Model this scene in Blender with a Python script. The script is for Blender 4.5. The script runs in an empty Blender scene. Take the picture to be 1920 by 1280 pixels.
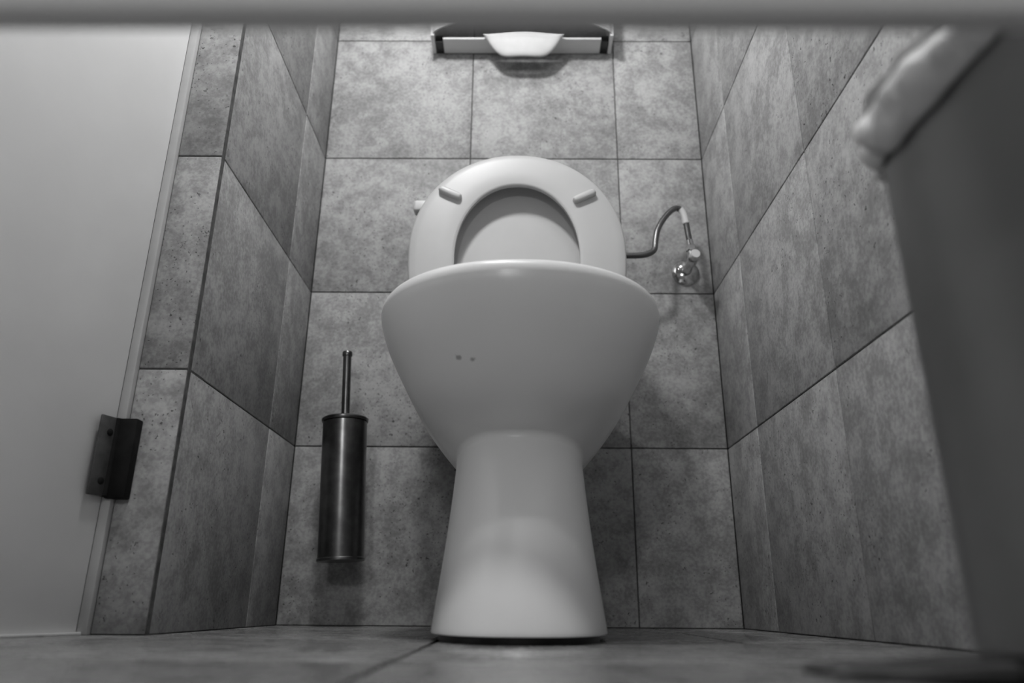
import bpy, bmesh, math, random
from mathutils import Vector, Matrix, noise

# ------------------------------------------------------------------ camera
T = 0.33                       # tile size (m)
F_PX, PITCH, YAW, ROLL, CH = 1392.9, 0.3425, -0.0083, 0.008, 0.0353
scene = bpy.context.scene
cam_d = bpy.data.cameras.new('camera')
cam = bpy.data.objects.new('camera', cam_d)
scene.collection.objects.link(cam)
cp, sp, cy, sy = math.cos(PITCH), math.sin(PITCH), math.cos(YAW), math.sin(YAW)
Fv = Vector((sy*cp, cy*cp, sp)); Rv = Vector((cy, -sy, 0)); Uv = Rv.cross(Fv)
R2 = Rv*math.cos(ROLL) + Uv*math.sin(ROLL); U2 = -Rv*math.sin(ROLL) + Uv*math.cos(ROLL)
m = Matrix((R2, U2, -Fv)).transposed().to_4x4(); m.translation = (0, 0, CH)
cam.matrix_world = m
cam_d.sensor_width = 36; cam_d.lens = F_PX/1920*36; cam_d.clip_start = 0.01
cam_d.dof.use_dof = True; cam_d.dof.focus_distance = 1.10; cam_d.dof.aperture_fstop = 3.2
scene.camera = cam
vs = scene.view_settings
vs.view_transform = 'Standard'; vs.look = 'None'; vs.gamma = 1; vs.use_curve_mapping = False
vs.exposure = 0.0
# ------------------------------------------------------------------ world
w = bpy.data.worlds.new('room_air'); scene.world = w; w.use_nodes = True
w.node_tree.nodes['Background'].inputs[0].default_value = (0.5, 0.5, 0.5, 1)
w.node_tree.nodes['Background'].inputs[1].default_value = 0.0
# unseen lamps: (x, y, power, radius)
CEIL = 2.45
LAMPS = [(-0.19, 0.63, 1.52, 31.5, 0.06), (-0.32, -1.60, 1.02, 27, 0.09), (0.02, 0.20, 2.30, 13, 0.04)]   # x, y, z, watts, radius; the second is an added front fill
# ------------------------------------------------------------------ helpers
def link(name, bm, mat=None, parent=None, smooth=False, kind=None, label=None, loc=None, split=None):
    me = bpy.data.meshes.new(name)
    bmesh.ops.recalc_face_normals(bm, faces=bm.faces)
    bm.to_mesh(me); bm.free()
    if smooth:
        for p in me.polygons: p.use_smooth = True
        if split is not None: me.set_sharp_from_angle(angle=math.radians(split))
    o = bpy.data.objects.new(name, me)
    scene.collection.objects.link(o)
    if mat: me.materials.append(mat)
    if parent:
        o.parent = parent
        o.matrix_parent_inverse = Matrix.Translation(-parent.location)
    if kind: o['kind'] = kind
    if label: o['label'] = label
    return o

def thing(name, label, cat, loc=(0, 0, 0), kind=None):
    o = bpy.data.objects.new(name, None); scene.collection.objects.link(o)
    o.location = loc; o.empty_display_size = 0.05
    if label: o['label'] = label
    if cat: o['category'] = cat
    if kind: o['kind'] = kind
    return o

def add_box(bm, x0, x1, y0, y1, z0, z1, bevel=0.0, seg=2, M=None):
    vsn = [bm.verts.new((x, y, z)) for x in (x0, x1) for y in (y0, y1) for z in (z0, z1)]
    idx = [(0, 1, 3, 2), (4, 6, 7, 5), (0, 4, 5, 1), (2, 3, 7, 6), (0, 2, 6, 4), (1, 5, 7, 3)]
    fs = [bm.faces.new([vsn[i] for i in f]) for f in idx]
    geom = list(vsn)
    if bevel:
        es = list({e for f in fs for e in f.edges})
        r = bmesh.ops.bevel(bm, geom=es, offset=bevel, segments=seg, affect='EDGES', profile=0.5)
        geom = list({v for f in r['faces'] for v in f.verts} | {v for v in vsn if v.is_valid})
    if M is not None:
        bmesh.ops.transform(bm, matrix=M, verts=[v for v in geom if v.is_valid])

def loft(bm, rings, cap0=True, cap1=True, closed=True):
    rv = [[bm.verts.new(p) for p in r] for r in rings]
    n = len(rv[0])
    for a, b in zip(rv, rv[1:]):
        for i in range(n if closed else n-1):
            j = (i+1) % n
            bm.faces.new((a[i], a[j], b[j], b[i]))
    if cap0: bm.faces.new(list(reversed(rv[0])))
    if cap1: bm.faces.new(rv[-1])
    return rv

def lathe(bm, prof, center, axis=(0, 0, 1), n=48, cap0=True, cap1=True):
    """prof = [(r, h)] along the axis"""
    ax = Vector(axis).normalized()
    q = Vector((0, 0, 1)).rotation_difference(ax)
    c = Vector(center)
    rings = [[c + q @ Vector((r*math.cos(2*math.pi*i/n), r*math.sin(2*math.pi*i/n), h)) for i in range(n)] for r, h in prof]
    loft(bm, rings, cap0, cap1)

def crspline(pts, sub=10):
    P = [Vector(p) for p in pts]; P = [2*P[0]-P[1]] + P + [2*P[-1]-P[-2]]
    out = []
    for i in range(1, len(P)-2):
        a, b, c, d = P[i-1:i+3]
        for k in range(sub):
            t = k/sub
            out.append(0.5*((2*b) + (c-a)*t + (2*a-5*b+4*c-d)*t*t + (3*b-a-3*c+d)*t**3))
    out.append(P[-2]); return out

def tube(bm, pts, rad, n=16, ripple=None):
    rings = []; up = Vector((0, 1, 0))
    for i, p in enumerate(pts):
        t = (pts[min(i+1, len(pts)-1)] - pts[max(i-1, 0)]).normalized()
        a = t.cross(up).normalized(); b = a.cross(t)
        r = rad(i/(len(pts)-1)) if callable(rad) else rad
        rings.append([p + a*r*math.cos(2*math.pi*k/n) + b*r*math.sin(2*math.pi*k/n) for k in range(n)])
    loft(bm, rings)

# ------------------------------------------------------------------ materials
def nmat(name, col=0.5, rough=0.5, metal=0.0, spec=0.5, coat=0.0):
    mt = bpy.data.materials.new(name); mt.use_nodes = True
    b = mt.node_tree.nodes['Principled BSDF']
    b.inputs['Base Color'].default_value = (col, col, col, 1)
    b.inputs['Roughness'].default_value = rough
    b.inputs['Metallic'].default_value = metal
    b.inputs['Specular IOR Level'].default_value = spec
    b.inputs['Coat Weight'].default_value = coat
    return mt

def N(nt, kind, **kw):
    n = nt.nodes.new(kind)
    for k, v in kw.items():
        if k.startswith('i_'): n.inputs[k[2:].replace('_', ' ')].default_value = v
        else: setattr(n, k, v)
    return n

def math_(nt, op, a, b=None, clamp=False):
    n = nt.nodes.new('ShaderNodeMath'); n.operation = op; n.use_clamp = clamp
    for i, v in enumerate((a, b)):
        if v is None: continue
        if isinstance(v, (int, float)): n.inputs[i].default_value = v
        else: nt.links.new(v, n.inputs[i])
    return n.outputs[0]

def maprange(nt, v, a, b, c, d):
    n = nt.nodes.new('ShaderNodeMapRange'); n.interpolation_type = 'SMOOTHSTEP'
    nt.links.new(v, n.inputs[0])
    for i, x in enumerate((a, b, c, d)): n.inputs[i+1].default_value = x
    return n.outputs[0]

def noise_(nt, vec, scale, detail=4, rough=0.55):
    n = nt.nodes.new('ShaderNodeTexNoise'); nt.links.new(vec, n.inputs['Vector'])
    n.inputs['Scale'].default_value = scale; n.inputs['Detail'].default_value = detail
    n.inputs['Roughness'].default_value = rough
    return n.outputs['Fac']

def tile_mat(name, lo, hi, rough=0.45, pits=1.0, stretch=(1, 1, 1), spec=0.4):
    mt = nmat(name, 0.4, rough, spec=spec); nt = mt.node_tree; b = nt.nodes['Principled BSDF']
    tc = nt.nodes.new('ShaderNodeTexCoord'); geo = nt.nodes.new('ShaderNodeNewGeometry')
    rnd = geo.outputs['Random Per Island']
    comb = nt.nodes.new('ShaderNodeCombineXYZ')
    for i, k in enumerate((17.3, 9.1, 23.7)): nt.links.new(math_(nt, 'MULTIPLY', rnd, k), comb.inputs[i])
    mp = nt.nodes.new('ShaderNodeMapping'); mp.inputs['Scale'].default_value = stretch
    nt.links.new(tc.outputs['Object'], mp.inputs['Vector'])
    va = nt.nodes.new('ShaderNodeVectorMath'); va.operation = 'ADD'
    nt.links.new(mp.outputs[0], va.inputs[0]); nt.links.new(comb.outputs[0], va.inputs[1]); v = va.outputs[0]
    big = noise_(nt, v, 7, 3, 0.6); mid = noise_(nt, v, 28, 4, 0.65); fine = noise_(nt, v, 160, 2, 0.6)
    tone = math_(nt, 'ADD', math_(nt, 'MULTIPLY', maprange(nt, big, 0.3, 0.72, 0, 1), 0.30),
                 math_(nt, 'MULTIPLY', maprange(nt, mid, 0.3, 0.7, 0, 1), 0.38))
    tone = math_(nt, 'ADD', tone, math_(nt, 'MULTIPLY', maprange(nt, fine, 0.3, 0.7, 0, 1), 0.32))
    col = maprange(nt, tone, 0.0, 1.0, lo, hi)
    col = math_(nt, 'MULTIPLY', col, maprange(nt, rnd, 0, 1, 0.96, 1.04))
    # pits: small dark pores and short scratches, clustered
    cl = noise_(nt, v, 8, 2, 0.6); pit = None
    wn = nt.nodes.new('ShaderNodeTexNoise'); wn.inputs['Scale'].default_value = 150; wn.inputs['Detail'].default_value = 1
    nt.links.new(v, wn.inputs['Vector'])
    for sc, rmax, gate, amt in ((85, 0.21, 0.17, 0.70), (190, 0.27, 0.20, 0.60), (34, 0.12, 0.16, 0.60)):
        ws = nt.nodes.new('ShaderNodeVectorMath'); ws.operation = 'MULTIPLY_ADD'
        nt.links.new(wn.outputs['Color'], ws.inputs[0]); ws.inputs[1].default_value = (1.1/sc,)*3; nt.links.new(v, ws.inputs[2])
        vo = nt.nodes.new('ShaderNodeTexVoronoi'); vo.inputs['Scale'].default_value = sc; nt.links.new(ws.outputs[0], vo.inputs['Vector'])
        sepc = nt.nodes.new('ShaderNodeSeparateColor'); nt.links.new(vo.outputs['Color'], sepc.inputs[0])
        on = math_(nt, 'LESS_THAN', sepc.outputs[0], maprange(nt, cl, 0.42, 0.68, gate*0.15, gate*3.2))
        d = maprange(nt, vo.outputs['Distance'], rmax*0.45, rmax, amt*pits, 0.0)
        d = math_(nt, 'MULTIPLY', d, on)
        pit = d if pit is None else math_(nt, 'MAXIMUM', pit, d)
    col = math_(nt, 'MULTIPLY', col, math_(nt, 'SUBTRACT', 1.0, pit))
    cc = nt.nodes.new('ShaderNodeCombineColor')
    for i in range(3): nt.links.new(col, cc.inputs[i])
    nt.links.new(cc.outputs[0], b.inputs['Base Color'])
    hgt = math_(nt, 'SUBTRACT', math_(nt, 'MULTIPLY', mid, 0.4), math_(nt, 'MULTIPLY', pit, 0.8))
    bp = nt.nodes.new('ShaderNodeBump'); bp.inputs['Strength'].default_value = 0.25; bp.inputs['Distance'].default_value = 0.002
    nt.links.new(hgt, bp.inputs['Height']); nt.links.new(bp.outputs[0], b.inputs['Normal'])
    nt.links.new(maprange(nt, mid, 0.3, 0.7, rough-0.08, rough+0.1), b.inputs['Roughness'])
    return mt

def mottled(mt, base, amt, scale, bump=0.0):
    nt = mt.node_tree; b = nt.nodes['Principled BSDF']
    tc = nt.nodes.new('ShaderNodeTexCoord')
    f = noise_(nt, tc.outputs['Object'], scale, 4)
    c = maprange(nt, f, 0.3, 0.7, base-amt, base+amt)
    cc = nt.nodes.new('ShaderNodeCombineColor')
    for i in range(3): nt.links.new(c, cc.inputs[i])
    nt.links.new(cc.outputs[0], b.inputs['Base Color'])
    if bump:
        bp = nt.nodes.new('ShaderNodeBump'); bp.inputs['Strength'].default_value = bump; bp.inputs['Distance'].default_value = 0.002
        nt.links.new(f, bp.inputs['Height']); nt.links.new(bp.outputs[0], b.inputs['Normal'])
    return mt

M_tile = tile_mat('wall_tile', 0.205, 0.425, rough=0.55, spec=0.22)
M_floor = tile_mat('floor_tile', 0.165, 0.225, rough=0.24, pits=0.25, spec=0.5)
M_grout = mottled(nmat('grout', 0.10, 0.9, spec=0.1), 0.10, 0.03, 60)
M_fgrout = mottled(nmat('floor_grout', 0.03, 0.9, spec=0.1), 0.035, 0.01, 60)
M_paint = mottled(nmat('painted_plaster', 0.5, 0.7), 0.20, 0.02, 5)
M_door = mottled(nmat('door_laminate', 0.7, 0.25, coat=0.4), 0.70, 0.02, 6)
M_trim = mottled(nmat('door_edge_strip', 0.6, 0.45), 0.48, 0.03, 20)
M_board = mottled(nmat('grey_board', 0.3, 0.5), 0.74, 0.02, 8)
M_porc = nmat('porcelain', 0.62, 0.28, spec=0.45, coat=0.0)
M_seat = mottled(nmat('seat_plastic', 0.5, 0.42), 0.44, 0.01, 10)
M_cist = mottled(nmat('cistern_plastic', 0.62, 0.3), 0.6, 0.01, 10)
M_steel = mottled(nmat('brushed_steel', 0.45, 0.28, 1.0), 0.16, 0.03, 40)
M_chrome = mottled(nmat('chrome', 0.7, 0.12, 1.0), 0.62, 0.05, 60)
M_dark = mottled(nmat('dark_metal', 0.05, 0.35, 0.7), 0.06, 0.01, 50)
M_leaf = mottled(nmat('worn_hinge_metal', 0.2, 0.4, 0.6), 0.085, 0.02, 50)
M_pitch = mottled(nmat('hinge_shade_black', 0.01, 0.6, spec=0.1), 0.01, 0.003, 50)  # near-black colour stands in for the shade inside the hinge angle
M_black = mottled(nmat('black_plastic', 0.01, 0.3), 0.012, 0.004, 30)
M_white = mottled(nmat('white_plastic', 0.66, 0.35), 0.62, 0.01, 12)
M_paper = mottled(nmat('paper', 0.6, 0.8, spec=0.1), 0.6, 0.02, 30)
M_bin = mottled(nmat('grey_bin_metal', 0.2, 0.46, 0.9), 0.27, 0.03, 6)
# porcelain with two small stains
nt = M_porc.node_tree; b = nt.nodes['Principled BSDF']; tc = nt.nodes.new('ShaderNodeTexCoord')
def spot(cx, cy_, cz, r):
    vm = nt.nodes.new('ShaderNodeVectorMath'); vm.operation = 'DISTANCE'
    dn = nt.nodes.new('ShaderNodeTexNoise'); dn.inputs['Scale'].default_value = 150; nt.links.new(tc.outputs['Object'], dn.inputs['Vector'])
    nt.links.new(tc.outputs['Object'], vm.inputs[0]); vm.inputs[1].default_value = (cx, cy_, cz)
    d = math_(nt, 'ADD', vm.outputs['Value'], math_(nt, 'MULTIPLY', math_(nt, 'SUBTRACT', dn.outputs['Fac'], 0.5), 0.008))
    return maprange(nt, d, r*0.3, r, 0.5, 0.0)
STAIN_IN = []
def porcelain_finish(stains):
    s = None
    for a in stains:
        k = spot(*a); s = k if s is None else math_(nt, 'MAXIMUM', s, k)
    c = math_(nt, 'MULTIPLY', math_(nt, 'SUBTRACT', 1.0, s), 0.80)
    cc = nt.nodes.new('ShaderNodeCombineColor')
    for i in range(3): nt.links.new(c, cc.inputs[i])
    nt.links.new(cc.outputs[0], b.inputs['Base Color'])
# bin bag: thin translucent film
M_bag = mottled(nmat('bag_film', 0.75, 0.45), 0.78, 0.06, 60, bump=0.6)
_n = M_bag.node_tree; _t = _n.nodes.new('ShaderNodeBsdfTranslucent'); _t.inputs['Color'].default_value = (.85, .85, .85, 1)
_x = _n.nodes.new('ShaderNodeMixShader'); _x.inputs[0].default_value = 0.3
_n.links.new(_n.nodes['Principled BSDF'].outputs[0], _x.inputs[1]); _n.links.new(_t.outputs[0], _x.inputs[2]); _n.links.new(_x.outputs[0], _n.nodes['Material Output'].inputs['Surface'])
# braided hose
M_hose = nmat('braided_hose', 0.2, 0.28, 1.0)
nt2 = M_hose.node_tree; t2 = nt2.nodes.new('ShaderNodeTexCoord')
wv = nt2.nodes.new('ShaderNodeTexWave'); wv.inputs['Scale'].default_value = 220; wv.inputs['Distortion'].default_value = 2
nt2.links.new(t2.outputs['Object'], wv.inputs['Vector'])
cc2 = nt2.nodes.new('ShaderNodeCombineColor'); c2 = maprange(nt2, wv.outputs['Fac'], 0, 1, 0.06, 0.26)
for i in range(3): nt2.links.new(c2, cc2.inputs[i])
nt2.links.new(cc2.outputs[0], nt2.nodes['Principled BSDF'].inputs['Base Color'])

# ------------------------------------------------------------------ room shell
D = 1.431; XL = -0.434; XR = 0.409; TH = 0.3267
YP = D - 1.5145*T; XP = -0.500
YF = -2.4; XF = -1.25
G = 0.0012                              # half joint
def tiled_wall(name, origin, udir, ndir, us, vs_, mat=M_tile, label=None, G=G, grout=None):
    """us, vs_ = joint positions along u and up; tiles stand proud of a grout bed"""
    o = Vector(origin); u = Vector(udir); n = Vector(ndir); v = Vector((0, 0, 1)) if abs(n.z) < 0.5 else n.cross(u)
    bm = bmesh.new()
    M = Matrix((u, v, n)).transposed().to_4x4(); M.translation = o
    for a, b_ in zip(us, us[1:]):
        for c, d in zip(vs_, vs_[1:]):
            bx = (a+G, b_-G, c+G, d-G)
            if bx[1]-bx[0] < 0.004 or bx[3]-bx[2] < 0.004: continue
            add_box(bm, bx[0], bx[1], bx[2], bx[3], -0.008, 0.0, bevel=0.0011, seg=2, M=M)
    wobj = link(name, bm, mat, kind='structure', smooth=True, split=50)
    bm = bmesh.new(); add_box(bm, us[0], us[-1], vs_[0], vs_[-1], -0.05, -0.0022, M=M)
    g = link('grout', bm, grout or M_grout, parent=wobj); 
    return wobj
zs = [0, TH, 2*TH, 3*TH, 4*TH, 5*TH, 6*TH, 7*TH, CEIL]
v1 = -0.3286*T
tiled_wall('wall_back', (0, D, 0), (1, 0, 0), (0, -1, 0), [XL, v1, v1+T, XR], zs)
# left wall: u runs from the back corner toward the camera
tiled_wall('wall_left', (XL, D, 0), (0, -1, 0), (1, 0, 0), [0, 0.4727*T, D-YP-0.009], zs)
tiled_wall('wall_right', (XR, D, 0), (0, -1, 0), (-1, 0, 0), [0]+[0.5624*T + k*T for k in range(11)] + [D-YF], zs)
tiled_wall('wall_left_pier', (0, YP, 0), (1, 0, 0), (0, -1, 0), [XP, XL-0.0003], zs)
def plain_wall(name, x0, x1, y0, y1, z0, z1, mat=M_paint):
    bm = bmesh.new(); add_box(bm, x0, x1, y0, y1, z0, z1); return link(name, bm, mat, kind='structure')
plain_wall('wall_side_passage', XF, XP-0.012, YP+0.02, YP+0.08, 0, CEIL)
plain_wall('wall_far_left', XF-0.06, XF, YF, YP+0.08, 0, CEIL)
plain_wall('wall_front', XF, XR+0.06, YF-0.06, YF, 0, CEIL)
plain_wall('ceiling', XF-0.06, XR+0.06, YF-0.06, D+0.06, CEIL, CEIL+0.05)
# floor tiles
xs = [XF, -0.085-3*T, -0.085-2*T, -0.085-T, -0.085, -0.085+T, XR+0.03]
ys = [YF] + [1.205-T*k for k in range(10, -1, -1)] + [D+0.02]
fl = tiled_wall('floor', (0, 0, 0), (1, 0, 0), (0, 0, 1), xs, ys, mat=M_floor, G=0.003, grout=M_fgrout)

# ------------------------------------------------------------------ unseen lamps, with an added fill behind the camera
for i, (x, y, z, p, r) in enumerate(LAMPS):
    t = thing('unseen_lamp', ['small hanging lamp inside the stall, near its left wall', 'added front fill lamp, unseen, far out behind the camera', 'small lamp close under the ceiling at the stall entrance'][i], 'lamp', (x, y, CEIL))
    bm = bmesh.new(); lathe(bm, [(0.004, z+0.13), (0.004, CEIL-0.02)], (x, y, 0), n=12); link('cord', bm, M_black, t, smooth=True, split=40)
    bm = bmesh.new(); lathe(bm, [(0.045, CEIL-0.02), (0.05, CEIL-0.015), (0.05, CEIL-0.001)], (x, y, 0), n=32); link('ceiling_rose', bm, M_white, t, smooth=True, split=40)
    bm = bmesh.new(); lathe(bm, [(0.012, z+0.13), (0.03, z+0.12), (0.045, z+0.09), (0.047, z+0.075), (0.044, z+0.075), (0.03, z+0.10)], (x, y, 0), n=40, cap1=True); link('lamp_cap', bm, M_white, t, smooth=True, split=40)
    ld = bpy.data.lights.new('lamp', 'POINT'); ld.shadow_soft_size = r; ld.energy = p
    lo = bpy.data.objects.new('lamp', ld); scene.collection.objects.link(lo); lo.location = (x, y, z)

# ------------------------------------------------------------------ toilet
def sup(a, n):
    c = math.cos(a); s = math.sin(a)
    return math.copysign(abs(c)**(2/n), c), math.copysign(abs(s)**(2/n), s)
TX = 0.003
def ring(z, hw, yf, yb, yc, nf=2.15, nb=3.0, n=96, x0=TX, zt=0.0):
    out = []
    for i in range(n):
        a = 2*math.pi*i/n
        if math.sin(a) < 0:
            c, s = sup(a, nf); y = yc + s*(yc-yf)
        else:
            c, s = sup(a, nb); y = yc + s*(yb-yc)
        out.append(Vector((x0 + c*hw, y, z + zt*(y-yc))))
    return out
def interp(keys, sub):
    out = []
    pts = crspline([Vector((k[0], k[1], k[2])) for k in keys], sub)
    aux = crspline([Vector((k[3], k[4], k[5])) for k in keys], sub)
    return [(p.x, p.y, p.z, a.x, a.y, a.z) for p, a in zip(pts, aux)]
toilet = thing('toilet', 'white porcelain pedestal toilet with its seat raised, against the back tiles', 'toilet', (0, 1.0, 0))
# (z, halfwidth, yfront, yback, ycentre, nf)
ped = [(0.0075, .1005, .760, 1.20, .955, 2.5), (0.012, .1010, .760, 1.20, .955, 2.5), (0.05, .0965, .782, 1.20, .955, 2.4), (0.10, .0905, .812, 1.21, .955, 2.3),
       (0.15, .0855, .842, 1.22, .96, 2.2), (0.19, .0820, .868, 1.23, .965, 2.15), (0.206, .0812, .876, 1.24, .968, 2.1)]
bowl = [(0.212, .0830, .874, 1.25, .97, 2.1), (0.222, .0930, .856, 1.26, .97, 2.1), (0.245, .1130, .832, 1.28, .965, 2.1), (0.275, .1350, .806, 1.30, .96, 2.1),
        (0.310, .1540, .782, 1.32, .955, 2.1), (0.345, .1715, .765, 1.34, .952, 2.15), (0.375, .1825, .756, 1.36, .95, 2.15), (0.392, .1860, .7535, 1.37, .95, 2.15)]
rimt = [(0.400, .1845, .7555, 1.37, .95, 2.15), (0.4045, .1805, .759, 1.368, .95, 2.15), (0.4065, .1730, .764, 1.362, .95, 2.15)]
K = interp(ped, 5) + interp(bowl, 5)[0:] + interp(rimt, 4)
rings = []
for k in K:
    z, hw, yf, yb, yc, nf = k
    # the neck crease rises towards the front, as on the real pan
    rings.append([Vector((p.x, p.y, p.z + (0.022*max(0, min(1, (yc-p.y)/0.09))**0.6 * math.exp(-((z-0.208)/0.05)**2)))) for p in ring(z, hw, yf, yb, yc, nf)])
# inner rim and basin (opens only over the bowl)
for z, hw, yf, yb, yc in [(.4065, .128, .812, 1.16, .97), (.400, .122, .818, 1.155, .97), (.385, .121, .82, 1.15, .97), (.33, .112, .84, 1.13, .97), (.27, .085, .88, 1.09, .98), (.235, .05, .93, 1.05, .99)]:
    rings.append(ring(z, hw, yf, yb, yc, 2.1, 2.1))
bm = bmesh.new(); loft(bm, rings); pan = link('pan', bm, M_porc, toilet, smooth=True, split=60)
bm = bmesh.new(); loft(bm, [ring(0.0, .093, .775, 1.185, .955, 2.5), ring(0.0075, .093, .775, 1.185, .955, 2.5)]); link('base_seal', bm, M_black, toilet, label='dark joint under the foot')

# tilted plane of the raised seat: local (x, s along seat, n toward camera)
SY0, SZ0 = 1.165, 0.425; LEAN = math.radians(5.5)
def seatp(x, s, nn, x0=-0.002):
    return Vector((x0 + x, SY0 + s*math.sin(LEAN) - nn*math.cos(LEAN), SZ0 + s*math.cos(LEAN) + nn*math.sin(LEAN)))
def oval(a, hw, sc, top, bot, nt_=2.05, nbt=2.6):
    if math.sin(a) > 0:
        c, s = sup(a, nt_); return c*hw, sc + s*(top-sc)
    c, s = sup(a, nbt); return c*hw, sc + s*(sc-bot)
bm = bmesh.new()
prof = [(0.0, 0.001), (0.0, 0.0075), (0.02, 0.0088), (0.06, 0.0095), (0.4, 0.0100), (0.8, 0.0095), (0.95, 0.0085), (0.99, 0.0065), (1.0, 0.004), (1.0, 0.001), (0.95, -0.003), (0.05, -0.003)]
n = 120; rr = []
for tt, h in prof:
    r_ = []
    for i in range(n):
        a = 2*math.pi*i/n
        xo, so = oval(a, 0.192, 0.205, 0.410, 0.005); xi, si = oval(a, 0.1105, 0.19, 0.3405, 0.075)
        r_.append(seatp(xi + (xo-xi)*tt, si + (so-si)*tt, h))
    rr.append(r_)
loft(bm, rr + [rr[0]], False, False)
bmesh.ops.remove_doubles(bm, verts=bm.verts, dist=1e-6)
seat = link('seat', bm, M_seat, toilet, smooth=True, split=50)
# buffers on the seat's underside
for sgn, bxx, bss in ((-1, -0.1225, 0.318), (1, 0.1215, 0.312)):
    bm = bmesh.new(); M = Matrix.Rotation(sgn*math.radians(-28), 4, 'Z')
    add_box(bm, -0.0215, 0.0215, -0.0062, 0.0062, 0.0, 0.009, bevel=0.0, M=None)
    bm.free(); bm = bmesh.new(); rg = []
    ang = math.radians(28)*(-sgn)*-1
    ang = -math.radians(27) if sgn < 0 else math.radians(27)
    for hh, ins in ((0.009, 0), (0.0165, 0), (0.0185, 0.001), (0.0195, 0.0035)):
        q_ = []
        for i in range(40):
            a = 2*math.pi*i/40; c, s = sup(a, 4.0)
            lx, ly = c*(0.0225-ins), s*(0.0068-ins)
            q_.append(seatp(bxx + lx*math.cos(ang) - ly*math.sin(ang), bss + lx*math.sin(ang) + ly*math.cos(ang), hh))
        rg.append(q_)
    loft(bm, rg); link('buffer', bm, M_seat, seat, smooth=True, split=50)
# lid behind the seat
bm = bmesh.new(); rg = []
for sc_, h in ((0.0, -0.028), (0.5, -0.028), (0.72, -0.026), (0.84, -0.022), (0.93, -0.014), (0.97, -0.007), (0.985, -0.0045), (1.0, -0.006), (1.0, -0.016), (0.97, -0.028), (0.85, -0.038), (0.5, -0.042), (0.0, -0.042)):
    q_ = []
    for i in range(n):
        a = 2*math.pi*i/n; xo, so = oval(a, 0.189, 0.205, 0.405, 0.0)
        q_.append(seatp(xo*max(sc_, .002), 0.2 + (so-0.2)*max(sc_, .002), h))
    rg.append(q_)
loft(bm, rg); link('lid', bm, M_seat, toilet, smooth=True, split=60)
for sx in (-0.07, 0.07):
    bm = bmesh.new(); lathe(bm, [(0.010, -0.02), (0.011, -0.018), (0.011, 0.018), (0.010, 0.02)], (TX+sx, 1.185, 0.418), (1, 0, 0), 24); link('seat_hinge', bm, M_chrome, toilet, smooth=True, split=40)
# cistern
bm = bmesh.new(); CY = 1.345
rg = []
for z, hx, hy in ((.400, .150, .066), (.407, .155, .070), (.60, .163, .075), (.752, .166, .077)):
    rg.append([Vector((TX + c*hx, CY + s*hy, z)) for c, s in (sup(2*math.pi*i/64, 5) for i in range(64))])
loft(bm, rg); cis = link('cistern', bm, M_cist, toilet, smooth=True, split=50)
bm = bmesh.new(); rg = []
for z, hx, hy in ((.752, .169, .080), (.775, .171, .082), (.790, .168, .079), (.796, .160, .072)):
    rg.append([Vector((TX + c*hx, CY + s*hy, z)) for c, s in (sup(2*math.pi*i/64, 5) for i in range(64))])
loft(bm, rg); link('cistern_lid', bm, M_cist, toilet, smooth=True, split=50)
bm = bmesh.new(); add_box(bm, -0.207, -0.160, 1.285, 1.312, 0.765, 0.790, bevel=0.006, seg=3); link('flush_lever', bm, M_white, toilet, smooth=True, split=50)

porcelain_finish([(-0.0674, 0.8047, 0.3025, 0.0042), (-0.0512, 0.8000, 0.2985, 0.0042)])

# ------------------------------------------------------------------ brush
BX, BY = -0.3065, 1.345
brush = thing('toilet_brush', 'toilet brush standing in its steel holder, slim steel handle upright left of the toilet', 'toilet brush', (BX, BY, 0.12))
hold = thing('brush_holder', 'tall cylindrical brushed steel brush holder fixed to the back wall left of the toilet', 'brush holder', (BX, BY, 0.107))
bm = bmesh.new()
lathe(bm, [(0.0405, 0.0), (0.0418, 0.001), (0.0418, 0.004), (0.0402, 0.006), (0.0402, 0.240), (0.0402, 0.246), (0.0385, 0.2465), (0.0385, 0.01), (0.0, 0.01)], (BX, BY, 0.107), n=80, cap1=False)
link('cup', bm, M_steel, hold, smooth=True, split=35)
bm = bmesh.new(); lathe(bm, [(0.006, 0), (0.006, 0.05)], (BX, BY+0.04, 0.28), (0, 1, 0), 24); link('wall_bracket', bm, M_dark, hold, smooth=True, split=40)
bm = bmesh.new(); lathe(bm, [(0.0418, 0.2475), (0.0425, 0.2495), (0.0425, 0.2525), (0.0405, 0.2545), (0.008, 0.256), ], (BX, BY, 0.107), n=80); link('lid', bm, M_steel, brush, smooth=True, split=40)
bm = bmesh.new(); lathe(bm, [(0.0078, 0.2), (0.0078, 0.376), (0.0092, 0.377), (0.0095, 0.379), (0.0095, 0.384), (0.0085, 0.3855)], (BX, BY, 0.107), n=40); link('handle', bm, M_steel, brush, smooth=True, split=40)
bm = bmesh.new(); lathe(bm, [(0.010, 0.02), (0.03, 0.03), (0.03, 0.09), (0.010, 0.1)], (BX, BY, 0.107), n=24); link('bristle_head', bm, M_white, brush, smooth=True)

TILT = Matrix.Translation((BX, BY, 0.107)) @ Matrix.Rotation(math.radians(-2.9), 4, 'Y') @ Matrix.Translation((-BX, -BY, -0.107))
for o_ in (brush, hold): o_.matrix_world = TILT @ Matrix.Translation(o_.location)

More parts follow.
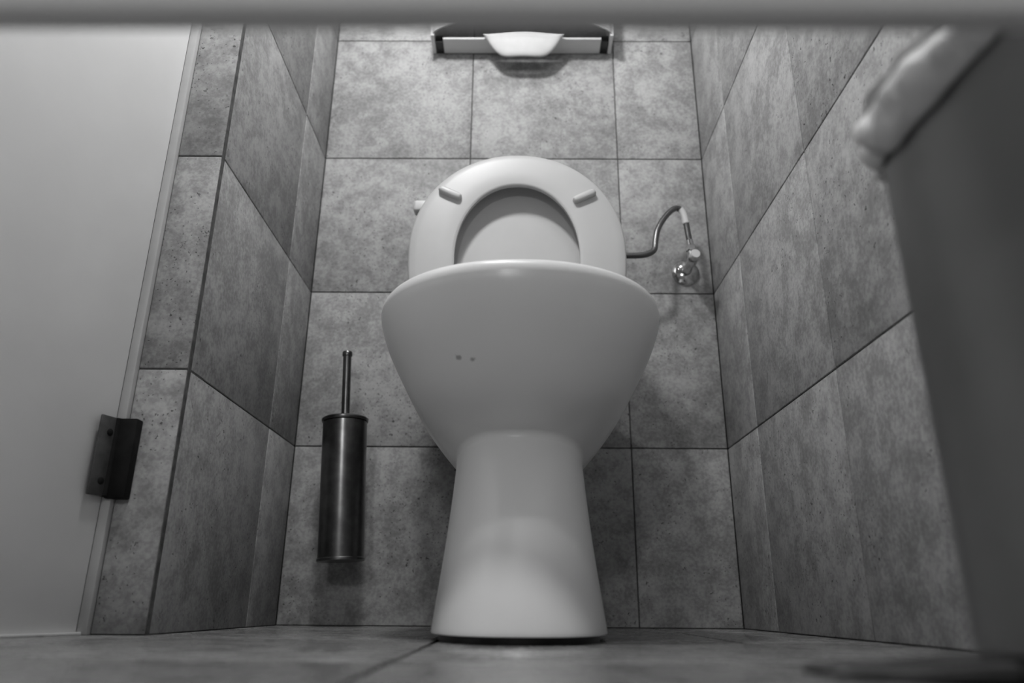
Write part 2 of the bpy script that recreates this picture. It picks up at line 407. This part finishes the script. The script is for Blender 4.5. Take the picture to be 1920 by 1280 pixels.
# ------------------------------------------------------------------ water valve and hose
VX, VZ = 0.3535, 0.700
valve = thing('angle_valve', 'chrome angle valve with round wall flange at the right of the toilet', 'water valve', (VX, D, VZ))
bm = bmesh.new(); lathe(bm, [(0.029, 0), (0.029, 0.002), (0.0275, 0.004), (0.021, 0.008), (0.012, 0.011), (0.009, 0.0115)], (VX, D, VZ), (0, -1, 0), 64); link('wall_flange', bm, M_chrome, valve, smooth=True, split=40)
bm = bmesh.new(); lathe(bm, [(0.0095, 0.0), (0.0095, 0.02), (0.008, 0.022), (0.008, 0.050), (0.011, 0.053), (0.011, 0.068), (0.009, 0.071)], (VX, D-0.005, VZ), (0, -1, 0), 32)
lathe(bm, [(0.0085, 0.0), (0.0085, 0.022)], (VX, D-0.062, VZ), (0, 0, 1), 32); link('valve_body', bm, M_chrome, valve, smooth=True, split=40)
bm = bmesh.new(); lathe(bm, [(0.006, 0.0), (0.007, 0.006), (0.0105, 0.008), (0.0105, 0.018), (0.0085, 0.021)], (VX, D-0.074, VZ), (0, -1, 0), 32); link('knob', bm, M_white, valve, smooth=True, split=40, label='pale round turning knob')
bm = bmesh.new(); lathe(bm, [(0.0095, 0.0), (0.0112, 0.002), (0.0112, 0.011), (0.0095, 0.013)], (VX, D-0.062, VZ+0.020), (-0.04, 0, 1), 6); link('hex_nut', bm, M_chrome, valve)
hose = thing('supply_hose', 'braided steel hose looping from the chrome valve to the cistern', 'hose', (VX, D-0.062, VZ+0.033))
HY = D-0.062
P0 = [(VX-0.001, HY, VZ+0.034), (VX-0.003, HY, VZ+0.052), (VX-0.006, HY, VZ+0.082), (VX-0.010, HY-.001, VZ+0.104), (VX-0.018, HY-.002, VZ+0.117), (VX-0.031, HY-.004, VZ+0.116),
      (VX-0.050, HY-.008, VZ+0.096), (VX-0.068, HY-.014, VZ+0.065), (VX-0.0755, HY-.018, VZ+0.035), (VX-0.080, HY-.022, VZ+0.014), (VX-0.092, HY-.025, VZ+0.003), (VX-0.115, HY-.028, VZ-0.003), (VX-0.1805, HY-.03, VZ-0.004)]
sp_ = crspline(P0, 12)
bm = bmesh.new(); tube(bm, sp_, 0.0061, 20); link('hose_tube', bm, M_hose, hose, smooth=True)
bm = bmesh.new(); tube(bm, sp_[0:9], lambda t: 0.0071, 20); link('ferrule', bm, M_chrome, hose, smooth=True, split=50)
bm = bmesh.new(); tube(bm, sp_[25:48], lambda t: 0.0069, 20); link('sleeve_tag', bm, M_white, hose, smooth=True, split=50, label='pale printed sleeve around the hose')

# ------------------------------------------------------------------ dispenser at the top
DZ = 1.268
disp = thing('paper_dispenser', 'wide white wall paper dispenser above the toilet, paper lip hanging out', 'paper dispenser', (0.006, D, DZ))
X0, X1 = -0.204, 0.216
bm = bmesh.new(); nseg = 48
# front cover with arched lower edge, end plates
rgs = []
for i in range(nseg+1):
    t = i/nseg; x = X0 + (X1-X0)*t; u = (2*t-1)
    arch = 0.030*max(0, 1-u*u)**0.8
    ye = D-0.058-0.035*(1-u*u)**0.5
    rgs.append([Vector((x, ye, DZ+0.004+arch)), Vector((x, ye-0.003, DZ+0.05+arch*.5)), Vector((x, ye+0.005, DZ+0.20)), Vector((x, ye+0.02, DZ+0.235)), Vector((x, D-0.004, DZ+0.24)), Vector((x, D-0.004, DZ+0.236)), Vector((x, ye+0.02, DZ+0.231)), Vector((x, ye+0.009, DZ+0.2)), Vector((x, ye+0.001, DZ+0.05+arch*.5)), Vector((x, ye+0.004, DZ+0.004+arch))])
loft(bm, rgs, True, True, True); link('cover', bm, M_white, disp, smooth=True, split=50)
for xa in (X0, X1-0.008):
    bm = bmesh.new(); add_box(bm, xa, xa+0.008, D-0.062, D-0.001, DZ, DZ+0.2, bevel=0.001); link('end_plate', bm, M_white, disp)
for xa, nm in ((X0+0.009, 'left'), (X1-0.026, 'right')):
    bm = bmesh.new(); add_box(bm, xa, xa+0.017, D-0.040, D-0.003, DZ+0.001, DZ+0.02, bevel=0.001); link('corner_clip', bm, M_black, disp, label='black corner clip')
bm = bmesh.new(); add_box(bm, X0+0.027, X1-0.027, D-0.050, D-0.003, DZ, DZ+0.006, bevel=0.001); link('tray', bm, M_cist, disp)
bm = bmesh.new(); rg = []
for j in range(9):
    v = j/8; q_ = []
    for i in range(33):
        u = i/16-1; hw = 0.093*(1-0.16*v**2)
        q_.append(Vector((0.010+u*hw, D-0.051-0.020*(1-v)-0.004*math.cos(u*3)+0.004, DZ+0.004-0.053*math.sin(v*math.pi/2)*(1-abs(u)**5)**1.0)))
    rg.append(q_)
loft(bm, rg, False, False, False); lp = link('paper_lip', bm, M_paper, disp, smooth=True, label='pale paper hanging from the slot')
md = lp.modifiers.new('thick', 'SOLIDIFY'); md.thickness = 0.0012

# ------------------------------------------------------------------ white door with hinge at the left
A = math.radians(20); hp = Vector((XP-0.010, YP-0.003, 0)); dd = Vector((-math.sin(A), -math.cos(A), 0)); dn = Vector((math.cos(A), -math.sin(A), 0))
MD = Matrix((dd, dn, Vector((0, 0, 1)))).transposed().to_4x4(); MD.translation = hp      # local x along door, y = face normal (visible side)
bm = bmesh.new(); add_box(bm, 0.004, 0.56, -0.038, 0.0, 0.001, 2.05, bevel=0.002, M=MD); door = link('door_1', bm, M_door, kind='structure', smooth=True, split=40)
bm = bmesh.new(); add_box(bm, XP-0.012, XP+0.0005, YP-0.008, YP+0.02, 0.0, 2.1, bevel=0.002); link('trim_1', bm, M_trim, kind='structure', smooth=True, split=40)
bm = bmesh.new(); add_box(bm, -0.004, 0.56, 0.0005, 0.006, 0.0, 0.0035, bevel=0.0008, M=MD); link('trim_2', bm, M_white, kind='structure', smooth=True, split=40)
# hinge: a leaf on the door, a leaf on the pier, a barrel between
HZ0, HZ1 = 0.158, 0.256
def leaf_mesh(M):
    bm = bmesh.new(); add_box(bm, 0.004, 0.034, 0.006, 0.0095, HZ0, HZ1, bevel=0.0012, M=M); return bm
hinge = link('hinge', leaf_mesh(MD), M_leaf, door, smooth=True, split=40, label='dark metal butt hinge')
for zz in (HZ0+0.018, HZ1-0.020):
    bm = bmesh.new(); c = MD @ Vector((0.019, 0.0095, zz)); lathe(bm, [(0.0045, -0.002), (0.0045, 0.0003), (0.003, 0.0012)], c, dn, 20); link('screw', bm, M_pitch, hinge, smooth=True, split=40)
bm = bmesh.new(); add_box(bm, XP-0.006, XP+0.020, YP-0.016, YP-0.0002, HZ0-0.002, HZ1, bevel=0.002); link('hinge_leaf', bm, M_pitch, door, smooth=True, split=40, label='hinge leaf on the tiles, its shade painted black')
bm = bmesh.new(); lathe(bm, [(0.0045, 0), (0.0055, 0.001), (0.0055, HZ1-HZ0-0.001), (0.0045, HZ1-HZ0)], (XP-0.006, YP-0.013, HZ0), n=24); link('hinge_barrel', bm, M_pitch, door, smooth=True, split=40)

# ------------------------------------------------------------------ board close overhead
BYY = 0.205; BZ0 = 0.225; BZ1 = 0.32
bm = bmesh.new(); add_box(bm, XF, XR-0.0005, BYY-0.006, BYY+0.006, BZ0, BZ1, bevel=0.004, seg=3)
bo = link('overhead_board', bm, M_board, smooth=True, split=40)
bo['label'] = 'blurred plain grey board spanning the whole top edge, close overhead'; bo['category'] = 'board'

# ------------------------------------------------------------------ pedal bin with bag
PX, PY, PR, PH = 0.300, 0.331, 0.098, 0.300
binn = thing('pedal_bin', 'dark grey cylindrical pedal bin at the right edge, very close', 'bin', (PX, PY, 0))
bm = bmesh.new(); lathe(bm, [(PR*0.99, 0.018), (PR*0.992, 0.022), (PR, PH-0.01), (PR+0.002, PH-0.006), (PR+0.002, PH), (PR-0.003, PH), (PR-0.004, 0.03), (0, 0.028)], (PX, PY, 0), n=96, cap1=False); link('body', bm, M_bin, binn, smooth=True, split=40)
bm = bmesh.new(); lathe(bm, [(PR*1.0, 0.0), (PR*1.01, 0.002), (PR*1.01, 0.012), (PR*0.99, 0.016)], (PX, PY, 0), n=96); link('base_ring', bm, M_black, binn, smooth=True, split=40)
bm = bmesh.new(); lathe(bm, [(PR-0.004, PH+0.006), (PR-0.002, PH+0.008), (PR-0.002, PH+0.012), (PR*0.8, PH+0.022), (PR*0.4, PH+0.028), (0.003, PH+0.029)], (PX, PY, 0), n=96); link('lid', bm, M_dark, binn, smooth=True, split=40)
# pedal: flat tapering foot plate reaching left
pd = Vector((-0.975, 0.22, 0)).normalized(); pn = Vector((-pd.y, pd.x, 0))
bm = bmesh.new(); rg = []
st = Vector((PX, PY, 0)) + pd*(PR*0.9)
for t, wd, z0, z1 in ((0.0, 0.028, .004, .018), (0.02, 0.028, .004, .017), (0.045, 0.026, .005, .014), (0.068, 0.023, .006, .0125), (0.080, 0.017, .007, .0115), (0.085, 0.010, .008, .0108)):
    c = st + pd*t
    q_ = []
    for i in range(24):
        a = 2*math.pi*i/24; cc_, ss_ = sup(a, 3)
        q_.append(c + pn*(cc_*wd) + Vector((0, 0, (z0+z1)/2 + ss_*(z1-z0)/2)))
    rg.append(q_)
loft(bm, rg); link('pedal', bm, M_black, binn, smooth=True, split=60)
# bag: cuff folded over the rim plus crumpled tufts above it
bag = thing('bin_bag', 'crumpled whitish plastic bag folded over the rim of the dark bin', 'bin bag', (PX, PY, PH))
def wob(a, h, s, k): return noise.noise(Vector((math.cos(a)*s, math.sin(a)*s, h*40+k)))
bm = bmesh.new(); rg = []; nn_ = 240
def bunch(a): return math.exp(-((math.degrees(a) % 360 - 180)/30)**2)
def cuff_drop(a):                       # the bag hangs lower where it bunches up
    return 0.013 + 0.026*bunch(a) + 0.008*wob(a, 0, 5, 5)
for r0, fr, amp in ((PR-0.008, -1.5, .001), (PR-0.007, -0.3, .001), (PR-0.002, -9, .001), (PR+0.004, -9, .0015), (PR+0.006, 0.2, .004), (PR+0.0075, 0.35, .006), (PR+0.008, 0.5, .007), (PR+0.0075, 0.7, .006), (PR+0.0055, 0.9, .003), (PR+0.0032, 1.0, .001)):
    q_ = []
    for i in range(nn_):
        a = 2*math.pi*i/nn_
        if fr == -9: z0 = PH+0.003
        elif fr < 0: z0 = PH + 0.02*fr
        else: z0 = PH + 0.003 - fr*cuff_drop(a)
        rr_ = r0 + 0.020*bunch(a)*max(0, min(1, fr))*(1.0-max(0, fr)) + amp*(wob(a, z0*.6, 7, 0) + 0.8*wob(a, z0*2, 13, 2))
        q_.append(Vector((PX + rr_*math.cos(a), PY + rr_*math.sin(a), z0)))
    rg.append(q_)
loft(bm, rg, False, False); cuff = link('cuff', bm, M_bag, bag, smooth=True)
md = cuff.modifiers.new('thick', 'SOLIDIFY'); md.thickness = 0.0006
bm = bmesh.new(); rg = []
a0, a1 = math.radians(118), math.radians(215)
for j in range(12):
    v = j/11; q_ = []
    for i in range(90):
        a = a0 + (a1-a0)*i/89; e = math.sin(math.pi*i/89)**0.6
        h = 0.007*v*e*(1+0.8*wob(a, 0, 5, 9)); r0 = PR + 0.002 + 0.006*math.sin(v*2.6)*e + 0.004*v*wob(a, v*.05, 9, 3)
        q_.append(Vector((PX + r0*math.cos(a), PY + r0*math.sin(a), PH + 0.002 + h)))
    rg.append(q_)
loft(bm, rg, False, False, False); tf = link('tuft', bm, M_bag, bag, smooth=True)
md = tf.modifiers.new('thick', 'SOLIDIFY'); md.thickness = 0.0006
